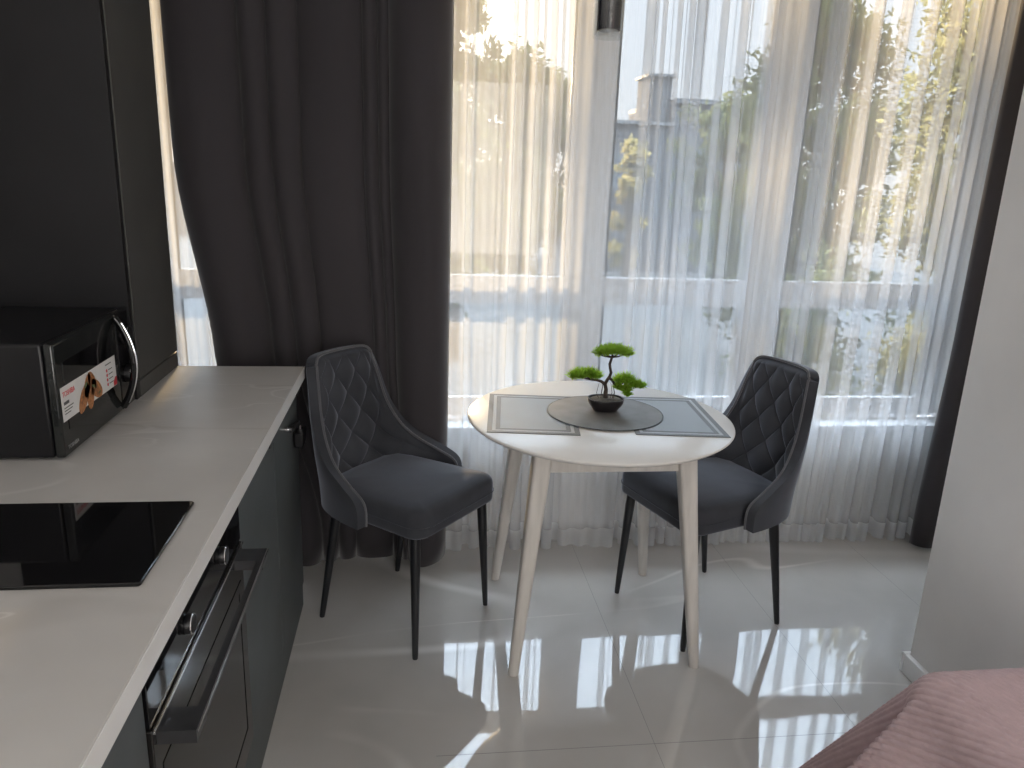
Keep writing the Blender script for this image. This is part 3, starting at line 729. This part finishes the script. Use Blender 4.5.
def make_chair():
    root = empty('dining_chair', (0, 0, 0))
    # outer shell
    us, rs_, P = back_grid(41, 49)
    N = grid_normals(P)
    if N[10, 20, 0] < 0: N = -N            # towards the sitter
    nr, nu = P.shape[:2]
    A = (P + N * 0.006).reshape(-1, 3); B = (P - N * 0.030).reshape(-1, 3)
    n = nr * nu; F = []
    for i in range(nr - 1):
        for j in range(nu - 1):
            a_, b_, c_, d_ = i * nu + j, i * nu + j + 1, (i + 1) * nu + j + 1, (i + 1) * nu + j
            F.append((a_, b_, c_, d_)); F.append((n + d_, n + c_, n + b_, n + a_))
    loop = [j for j in range(nu)] + [i * nu + nu - 1 for i in range(1, nr)] + [(nr - 1) * nu + j for j in range(nu - 2, -1, -1)] + [i * nu for i in range(nr - 2, 0, -1)]
    for k in range(len(loop)):
        p, q = loop[k], loop[(k + 1) % len(loop)]
        F.append((q, p, n + p, n + q))
    o = raw_mesh('backrest', np.concatenate([A, B]), F, M['velvet'], root, 50)
    bv = o.modifiers.new('bevel', 'BEVEL'); bv.width = 0.010; bv.segments = 3; bv.limit_method = 'ANGLE'; bv.angle_limit = math.radians(50)
    # piping along the wing edges
    bd = MB()
    ed = [tuple(P[i, -1] + N[i, -1] * 0.004) for i in range(0, nr)]
    top = [tuple(P[0, j] + N[0, j] * 0.006) for j in range(nu)]
    ed2 = [tuple(P[i, 0] + N[i, 0] * 0.004) for i in range(0, nr)]
    bd.tube(ed2[::-1] + top[1:-1] + ed, 0.0042, 8)
    bd.build('piping', M['velvet_welt'], root, 60)
    # diamond tufted inner pad
    us, rs_, P = back_grid(121, 161, -0.97, 0.97, 0.012, 0.88)
    N = grid_normals(P)
    if N[30, 60, 0] < 0: N = -N
    y = P[:, :, 1]; 
    al = np.concatenate([[0], np.cumsum(np.linalg.norm(np.diff(P[:, 60], axis=0), axis=1))])[:, None]
    U = us[None, :] * 1.9 + 0 * y
    p = U; q = al / 0.142
    a_ = np.abs(np.sin(PI * (p + q) / 1.0)); b_ = np.abs(np.sin(PI * (p - q) / 1.0))
    pil = (a_ * b_) ** 0.42
    fade = sstep(1.0, 0.80, np.abs(us) / 0.97)[None, :] * sstep(0.0, 0.05, al)
    edge = (1 - np.clip(np.abs(us)[None, :] / 0.97, 0, 1) ** 6) * sstep(0, 0.02, al)
    hgt = 0.002 + edge * (0.012 + 0.023 * (pil * fade + 0.55 * (1 - fade)))
    Q = P + N * hgt[:, :, None]
    o = raw_mesh('tufted_pad', Q.reshape(-1, 3), [f[::-1] for f in grid_faces(Q.shape[0], Q.shape[1])], M['velvet'], root, 180)
    # seat
    cx = 0.004
    prof = [(0.030, 0.4185), (0.008, 0.4190), (0.001, 0.424), (0.0, 0.432), (0.0, 0.465), (0.001, 0.480), (0.006, 0.492), (0.015, 0.500), (0.030, 0.506), (0.065, 0.511), (0.12, 0.514), (0.18, 0.515)]
    rings = []
    for d, z in prof:
        hx, hy, rr = 0.234 - d, 0.222 - d, max(0.058 - d, 0.012)
        ring = []
        for x, y in rrect(hx, hy, rr, 8):
            ring.append((cx + x, y * seat_w(x), z + 0.006 * (x / 0.22) * (1 if z > 0.46 else 0)))
        rings.append(ring)
    MB().loft(rings).build('seat', M['velvet'], root, 60)
    seam = [(cx + x, y * seat_w(x), 0.456) for x, y in rrect(0.2365, 0.2225, 0.058, 8)]
    MB().tube(seam + [seam[0]], 0.0018, 6).build('seam', M['velvet'], root, 60)
    # under frame
    fr = MB().box(-0.17, 0.19, -0.012, 0.012, 0.406, 0.4175).box(-0.155, -0.125, -0.175, 0.175, 0.406, 0.4175).box(0.165, 0.195, -0.175, 0.175, 0.406, 0.4175)
    fr.build('frame', M['black_metal'], root, 35, 0.002)
    for sx in (-1, 1):
        for sy in (-1, 1):
            top = Vector((0.190 if sx > 0 else -0.140, sy * 0.178, 0.418)); ft = Vector((0.207 * sx, 0.197 * sy, 0.0005))
            path = [top.lerp(ft, t) for t in (0, 0.15, 0.5, 0.97, 1.0)]
            MB().tube(path, [0.0165, 0.0165, 0.0135, 0.0095, 0.0085], 16).build('leg', M['black_metal'], root, 50)
    return root

def copy_thing(src):
    c = src.copy(); COL.objects.link(c)
    for ch in list(src.children):
        k = ch.copy(); COL.objects.link(k); k.parent = c
        for g in list(ch.children):
            h = g.copy(); COL.objects.link(h); h.parent = k
    return c
ch = make_chair()
ch2 = copy_thing(ch)
ch.location = (-0.03, 2.437, 0); ch.rotation_euler = (0, 0, math.radians(-39.5))
tag(ch, 'dark grey tufted velvet chair between the kitchen cabinets and the table', 'chair', 'tufted velvet dining chairs')
ch2.location = (1.014, 2.391, 0); ch2.rotation_euler = (0, 0, math.radians(199))
tag(ch2, 'dark grey tufted velvet chair on the right side of the table', 'chair', 'tufted velvet dining chairs')

# ------------------------------------------------------------------ pendant lamp
pd = empty('pendant_lamp', (0.547, 2.35, 1.884)); tag(pd, 'clear glass cylinder pendant lamp with black core hanging above the table', 'lamp')
R_ = 0.0445
MB().lathe([(0.030, 0.0), (R_ - 0.003, 0.0), (R_, 0.003), (R_, 0.34), (R_ - 0.004, 0.34), (R_ - 0.004, 0.012), (0.001, 0.012), (0.001, 0.0)], n=48).build('glass_shade', M['lamp_glass'], pd, 50)
import bmesh
for o_ in pd.children:
    if o_.name.startswith('glass_shade'):
        bm_ = bmesh.new(); bm_.from_mesh(o_.data); bmesh.ops.remove_doubles(bm_, verts=bm_.verts, dist=1e-5); bmesh.ops.recalc_face_normals(bm_, faces=bm_.faces); bm_.to_mesh(o_.data); bm_.free()
MB().lathe([(0.001, 0.026), (0.031, 0.0225), (0.0335, 0.022), (0.0335, 0.36), (0.006, 0.37)], n=48).build('core', M['lamp_core'], pd, 50)
MB().lathe([(0.001, 0.0195), (0.029, 0.0195), (0.029, 0.0222), (0.001, 0.0222)], n=40).build('diffuser', M['lamp_disc'], pd, 50)
MB().cyl((0, 0, 0.37), (0, 0, ZC - 1.884 - 0.02), 0.003, 10).build('cord', M['black_plastic'], pd)
MB().cyl((0, 0, ZC - 1.884 - 0.022), (0, 0, ZC - 1.884 - 0.0005), 0.05, 32).build('ceiling_rose', M['lamp_core'], pd)

# ------------------------------------------------------------------ bedspread
def bedspread():
    # cloth coordinates: a = distance past the left edge (towards -x), b = distance past the far edge (towards +y)
    X0, Y0, ZT = 1.105, 1.245, 0.530
    sa = np.concatenate([np.arange(-0.462, -0.10, 0.0030), np.arange(-0.10, 0.50, 0.0030)])
    sb = np.concatenate([np.arange(-1.60, -0.62, 0.02), np.arange(-0.62, 0.50, 0.0030)])
    A_, B_ = np.meshgrid(sa, sb, indexing='ij')
    ap_, bp_ = np.maximum(A_, 0), np.maximum(B_, 0)
    d = np.hypot(ap_, bp_)
    phi = np.arctan2(bp_, np.maximum(ap_, 1e-9))          # 0 = left side, pi/2 = far side
    phi = np.where(d < 1e-9, 0, phi)
    incorner = (A_ > 0) & (B_ > 0)
    # how far the cloth swings out of the vertical: two folds at the corner with a valley between them
    al_left = np.radians(16 + 5 * np.sin(B_ * 9.0) + 8 * np.exp(-((B_ + 0.05) / 0.08) ** 2))
    al_far = np.radians(9 + 3 * np.sin(A_ * 11.0))
    deg = np.degrees(phi)
    fold = 18 * np.exp(-((deg - 2) / 9) ** 2) - 24 * np.exp(-((deg - 27) / 10) ** 2) + 10 * np.exp(-((deg - 56) / 15) ** 2)
    al_c = np.radians(20 + fold) * 1.0
    w0 = np.exp(-(deg / 10) ** 2); w1 = np.exp(-((deg - 90) / 14) ** 2)
    alpha = np.where(incorner, al_c * (1 - w0) * (1 - w1) + np.radians(24 + 8) * w0 + al_far * w1, np.where(A_ > 0, np.where(B_ > -0.25, np.radians(16) + np.radians(16) * np.exp(-((B_) / 0.10) ** 2) + np.radians(3) * np.sin(B_ * 9), al_left), al_far))
    rho = 0.075
    # roll over the edge until the cloth hangs at alpha from the vertical
    end = (PI / 2 - alpha)
    psi = np.clip(d / rho, 0, end)
    rest = np.maximum(d - rho * end, 0)
    out = rho * np.sin(psi) + rest * np.sin(alpha)
    drop = rho * (1 - np.cos(psi)) + rest * np.cos(alpha)
    # inner edge of top: rounded shoulder of the mattress
    ux, uy = np.cos(phi), np.sin(phi)
    ux = np.where(incorner, ux, np.where(A_ > 0, 1.0, 0.0)); uy = np.where(incorner, uy, np.where(B_ > 0, 1.0, 0.0))
    X = X0 - np.minimum(A_, 0) - out * ux
    Y = Y0 + np.minimum(B_, 0) + out * uy
    Z = ZT - drop + 0.010 * np.sin(X * 7 + 1) * np.cos(Y * 5) * (d < 1e-6) * 0.6
    Z = np.maximum(Z, 0.006)
    P = np.stack([X, Y, Z], -1)
    N = np.cross(np.gradient(P, axis=0), np.gradient(P, axis=1)); N /= np.linalg.norm(N, axis=2, keepdims=True) + 1e-9
    flip = np.where(N[5, 5, 2] < 0, -1, 1); N = N * flip
    # knit: rope ribs along the bed with little slanted stitches
    th = math.radians(27)
    u = (A_ * math.cos(th) - B_ * math.sin(th)); v = (A_ * math.sin(th) + B_ * math.cos(th))
    pitch = 0.0150
    ph = (u / pitch) % 1.0
    rib = np.abs(np.sin(PI * ph)) ** 0.7
    st_ = np.sin(2 * PI * (v / 0.017 + 0.55 * (ph - 0.5)))
    h = 0.0052 * rib + 0.0006 * st_ * rib
    P = P + N * h[:, :, None]
    P[:, :, 2] = np.maximum(P[:, :, 2], 0.003)
    nu, nv = P.shape[:2]
    me = bpy.data.meshes.new('bedspread')
    V = P.reshape(-1, 3)
    ii, jj = np.meshgrid(np.arange(nu - 1), np.arange(nv - 1), indexing='ij')
    q = (ii * nv + jj).ravel()
    Fq = np.stack([q, q + 1, q + nv + 1, q + nv], -1)
    if flip > 0: Fq = Fq[:, ::-1]
    me.vertices.add(len(V)); me.vertices.foreach_set('co', V.astype(np.float32).ravel())
    me.loops.add(Fq.size); me.loops.foreach_set('vertex_index', Fq.astype(np.int32).ravel())
    me.polygons.add(len(Fq)); me.polygons.foreach_set('loop_start', np.arange(0, Fq.size, 4, dtype=np.int32))
    me.polygons.foreach_set('use_smooth', np.ones(len(Fq), dtype=bool))
    me.materials.append(M['spread']); me.update(calc_edges=True); me.validate()
    return link(bpy.data.objects.new('bedspread', me))
tag(bedspread(), 'dusty pink ribbed knit bedspread draped over the bed corner at lower right', 'bedspread')

# ------------------------------------------------------------------ outside
GZ = -0.7
tag(box('ground', -60, 60, 3.4, 120, GZ - 0.3, GZ, M['ground']), kind='structure')

def leaf_cloud(name, blobs, per, size, mat, parent, seed, off):
    rnd = np.random.RandomState(seed)
    C = []; 
    for (x, y, z, r, rz) in blobs:
        ns = 7; sub = rnd.normal(size=(ns, 3)) * 0.62
        d = sub[rnd.randint(0, ns, per)] + rnd.normal(size=(per, 3)) * 0.34
        C.append(np.array([x, y, z]) - np.array(off) + d * np.array([r, r, rz]))
    C = np.concatenate(C); n = len(C)
    t = rnd.normal(size=(n, 3)); t /= np.linalg.norm(t, axis=1, keepdims=True)
    s = np.cross(t, rnd.normal(size=(n, 3))); s /= np.linalg.norm(s, axis=1, keepdims=True)
    L = (size * rnd.uniform(0.6, 1.25, (n, 1)))
    up = np.cross(t, s) * L * 0.12
    V = np.stack([C - t * L, C + s * L * 0.42 + up, C + t * L, C - s * L * 0.42 + up], 1).reshape(-1, 3)
    k = np.arange(n) * 4
    F = np.concatenate([np.stack([k, k + 1, k + 2], -1), np.stack([k, k + 2, k + 3], -1)])
    me = bpy.data.meshes.new(name)
    me.vertices.add(len(V)); me.vertices.foreach_set('co', V.astype(np.float32).ravel())
    me.loops.add(F.size); me.loops.foreach_set('vertex_index', F.astype(np.int32).ravel())
    me.polygons.add(len(F)); me.polygons.foreach_set('loop_start', np.arange(0, F.size, 3, dtype=np.int32))
    me.materials.append(mat); me.update(calc_edges=True); me.validate()
    return link(bpy.data.objects.new(name, me), parent)

def tree(x, y, h, r, mat, label, seed, cb=0.35, per=260, nb=22, size=0.09, group='trees outside the window', zs=1.0):
    rnd = random.Random(seed)
    e = empty('garden_tree', (x, y, GZ)); tag(e, label, 'tree', group)
    zc = GZ + h * (cb + 1) / 2; rz = h * (1 - cb) / 2
    blobs = []
    for k in range(nb):
        a = rnd.uniform(0, 2 * PI); q = rnd.uniform(-1, 1); m = math.sqrt(max(0, 1 - q * q)) * rnd.uniform(0.35, 1)
        blobs.append((x + r * m * math.cos(a) * 0.75, y + r * m * math.sin(a) * 0.75, zc + q * rz * 0.82, r * 0.36, r * 0.30 * zs))
    leaf_cloud('crown', blobs, per, size, mat, e, seed, (x, y, GZ))
    t = MB().tube([(0, 0, 0.0), (0.03, 0.02, h * 0.3), (-0.04, 0.0, h * 0.6), (0.02, 0, h * 0.85)], [h * 0.028, h * 0.022, h * 0.014, h * 0.005], 10)
    for k in range(5):
        a = rnd.uniform(0, 2 * PI); z0 = h * rnd.uniform(0.3, 0.6)
        t.tube([(0, 0, z0), (r * 0.3 * math.cos(a), r * 0.3 * math.sin(a), z0 + h * 0.1), (r * 0.6 * math.cos(a), r * 0.6 * math.sin(a), z0 + h * 0.22)], [h * 0.012, h * 0.008, h * 0.003], 8)
    t.build('trunk', M['tree_bark'], e, 60)
    return e
tree(0.40, 9.0, 4.6, 0.42, M['leaf_dark'], 'tall slender tree outside at the left edge of the sheer curtain', 21, 0.10, 300, 24, 0.06, zs=1.6)
tree(1.65, 14.0, 4.2, 0.95, M['leaf_dark'], 'low dark tree outside between the two left window posts', 22, 0.05, 460, 24, 0.085)
tree(2.75, 16.0, 4.4, 0.65, M['leaf_dark'], 'dark bushy tree outside just left of the grey house', 23, 0.15, 280, 18, 0.08)
tree(5.25, 13.0, 3.9, 0.75, M['leaf_green'], 'green tree outside just right of the grey house', 24, 0.05, 330, 22, 0.07)
tree(4.45, 8.4, 4.3, 0.95, M['leaf_dark'], 'dense dark tree outside in the right part of the window', 25, 0.04, 520, 36, 0.055)
tree(4.75, 6.3, 4.6, 0.72, M['leaf_sunlit'], 'tree with leaves coloured gold as if sunlit outside at the far right of the window', 26, 0.02, 520, 34, 0.045, zs=1.4)
tree(4.30, 15.6, 3.0, 0.45, M['leaf_sunlit'], 'small shrub with leaves coloured gold as if sunlit outside in front of the grey house', 27, 0.02, 260, 14, 0.05, None)
tree(3.35, 6.3, 1.7, 0.55, M['leaf_green'], 'low leafy bush outside behind the right chair', 28, 0.0, 300, 14, 0.04, None)
hd = empty('hedge', (1.5, 19.5, GZ)); tag(hd, 'long dark clipped hedge outside left of the grey house, raised at left to block sun', 'hedge')
hr = random.Random(5)
leaf_cloud('foliage', [(-4.2 + 0.42 * k, 19.5 + hr.uniform(-0.2, 0.2), GZ + 0.35 + 0.62 * j, 0.45, 0.5 + hr.uniform(0, 0.15)) for k in range(17) for j in range((6 if k >= 8 else 5) if k < 12 else 4)], 170, 0.09, M['leaf_dark'], hd, 29, (1.5, 19.5, GZ))  # left part, hidden by the curtain, lengthened and raised to block low sun

hs = empty('grey_house', (5.4, 19.0, GZ)); tag(hs, 'grey flat roofed house outside behind the sheer curtain', 'house')
ho = hs.location
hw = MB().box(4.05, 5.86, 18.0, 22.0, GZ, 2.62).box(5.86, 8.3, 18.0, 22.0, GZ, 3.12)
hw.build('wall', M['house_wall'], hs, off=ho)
MB().box(3.98, 5.86, 17.92, 22.05, 2.62, 2.70).box(5.86, 8.37, 17.92, 22.05, 3.12, 3.22).build('roof_edge', M['house_trim'], hs, off=ho)
ct = MB().box(5.28, 5.80, 18.2, 19.2, 2.70, 3.68).build('chimney', M['house_wall'], hs, off=ho)
MB().box(5.22, 5.86, 18.14, 19.26, 3.68, 3.74).build('chimney_cap', M['house_trim'], ct, off=ho)
for (wx, wz) in ((4.45, 1.1), (6.3, 1.3), (7.3, 1.3)):
    w_ = MB().box(wx, wx + 0.6, 17.97, 18.02, wz, wz + 0.9).build('house_window', M['house_trim'], hs, off=ho)
    MB().box(wx + 0.06, wx + 0.54, 17.955, 17.969, wz + 0.06, wz + 0.84).build('house_pane', M['house_glass'], w_, off=ho)
tag(box('garden_wall', -12, 12, 24.5, 24.8, GZ, 1.4, M['house_wall']), 'long grey garden wall outside behind the trees', 'wall')

# ------------------------------------------------------------------ light
w = bpy.data.worlds.new('sky_world'); scene.world = w; w.use_nodes = True
nt = w.node_tree; nt.nodes.clear()
SUN_AZ, SUN_EL = -6.0, 6.5
sd = (math.sin(math.radians(SUN_AZ)) * math.cos(math.radians(SUN_EL)), math.cos(math.radians(SUN_AZ)) * math.cos(math.radians(SUN_EL)), math.sin(math.radians(SUN_EL)))
tc = nt.nodes.new('ShaderNodeTexCoord')
nz = nt.nodes.new('ShaderNodeVectorMath'); nz.operation = 'NORMALIZE'; nt.links.new(tc.outputs['Generated'], nz.inputs[0])
sp = nt.nodes.new('ShaderNodeSeparateXYZ'); nt.links.new(nz.outputs[0], sp.inputs[0])
rp = nt.nodes.new('ShaderNodeValToRGB'); nt.links.new(sp.outputs['Z'], rp.inputs[0])
el = rp.color_ramp.elements
el[0].position = 0.0; el[0].color = (0.112, 0.116, 0.122, 1)
el[1].position = 1.0; el[1].color = (1.9, 2.12, 2.40, 1)
for p, c in ((0.20, (0.125, 0.138, 0.158)), (0.34, (0.36, 0.44, 0.54)), (0.52, (0.58, 0.69, 0.84)), (0.68, (0.95, 1.10, 1.30)), (0.80, (1.9, 2.12, 2.40))):
    e_ = el.new(p); e_.color = (*c, 1)
dt = nt.nodes.new('ShaderNodeVectorMath'); dt.operation = 'DOT_PRODUCT'; dt.inputs[1].default_value = sd; nt.links.new(nz.outputs[0], dt.inputs[0])
mxm = nt.nodes.new('ShaderNodeMath'); mxm.operation = 'MAXIMUM'; mxm.inputs[1].default_value = 0.0; nt.links.new(dt.outputs['Value'], mxm.inputs[0])
pw = nt.nodes.new('ShaderNodeMath'); pw.operation = 'POWER'; pw.inputs[1].default_value = 60.0; nt.links.new(mxm.outputs[0], pw.inputs[0])
gl = mixcol(nt, pw.outputs[0], (0, 0, 0), (0.30, 0.22, 0.13))
ad = nt.nodes.new('ShaderNodeMix'); ad.data_type = 'RGBA'; ad.blend_type = 'ADD'; ad.inputs[0].default_value = 1.0
nt.links.new(rp.outputs[0], ad.inputs[6]); nt.links.new(gl, ad.inputs[7])
bg = nt.nodes.new('ShaderNodeBackground'); bg.inputs['Strength'].default_value = 7.5
wo = nt.nodes.new('ShaderNodeOutputWorld')
nt.links.new(ad.outputs[2], bg.inputs['Color']); nt.links.new(bg.outputs[0], wo.inputs['Surface'])

def sun(name, az, el, energy, col, ang):
    l = bpy.data.lights.new(name, 'SUN'); l.energy = energy; l.color = col; l.angle = math.radians(ang)
    o = bpy.data.objects.new(name, l); COL.objects.link(o)
    d = Vector((math.sin(math.radians(az)) * math.cos(math.radians(el)), math.cos(math.radians(az)) * math.cos(math.radians(el)), math.sin(math.radians(el))))
    o.rotation_euler = d.to_track_quat('Z', 'Y').to_euler()
    o.location = (0, 6, 5)
    return o
sun('sun_lamp', SUN_AZ, SUN_EL, 8.0, (1.0, 0.70, 0.38), 2.5)

al = bpy.data.lights.new('added_ceiling_fill', 'AREA'); al.shape = 'SQUARE'; al.size = 1.4; al.energy = 4; al.color = (1.0, 0.95, 0.89)  # unseen fill light added at the ceiling, no fixture modelled
ao = bpy.data.objects.new('added_ceiling_fill', al); COL.objects.link(ao); ao.location = (0.4, -0.9, ZC - 0.03)
bl = bpy.data.lights.new('added_back_fill', 'AREA'); bl.shape = 'RECTANGLE'; bl.size = 1.8; bl.size_y = 1.8; bl.energy = 38; bl.color = (1.0, 0.975, 0.95)  # fill panel added behind the camera to brighten the room
bo = bpy.data.objects.new('added_back_fill', bl); COL.objects.link(bo); bo.location = (0.60, -2.5, 1.5)
bo.rotation_euler = Vector((-0.12, 1.0, -0.02)).to_track_quat('-Z', 'Y').to_euler()

# ------------------------------------------------------------------ camera
cam = bpy.data.cameras.new('camera'); co = bpy.data.objects.new('camera', cam); COL.objects.link(co)
cam.sensor_fit = 'HORIZONTAL'; cam.sensor_width = 36.0; cam.lens = 772.3 / 1024 * 36.0; cam.clip_start = 0.05; cam.clip_end = 300
yaw, pitch, roll = math.radians(7.46), math.radians(15.443), math.radians(2.157)
fwd = Vector((math.sin(yaw) * math.cos(pitch), math.cos(yaw) * math.cos(pitch), -math.sin(pitch)))
right = Vector((math.cos(yaw), -math.sin(yaw), 0)); up = right.cross(fwd)
r2 = right * math.cos(roll) + up * math.sin(roll); u2 = up * math.cos(roll) - right * math.sin(roll)
mw4 = Matrix(((r2.x, u2.x, -fwd.x, 0), (r2.y, u2.y, -fwd.y, 0), (r2.z, u2.z, -fwd.z, 1.51), (0, 0, 0, 1)))
co.matrix_world = mw4
scene.camera = co

scene.view_settings.view_transform = 'Standard'
scene.view_settings.look = 'None'
scene.view_settings.gamma = 1.0
scene.view_settings.exposure = 0.33
scene.view_settings.use_curve_mapping = False
cy = scene.cycles
cy.max_bounces = 12; cy.transparent_max_bounces = 40; cy.diffuse_bounces = 6; cy.glossy_bounces = 6; cy.transmission_bounces = 10
cy.sample_clamp_indirect = 8.0
cy.caustics_reflective = False; cy.caustics_refractive = False
try:
    cy.use_denoising = True; cy.denoiser = 'OPENIMAGEDENOISE'
except Exception:
    pass
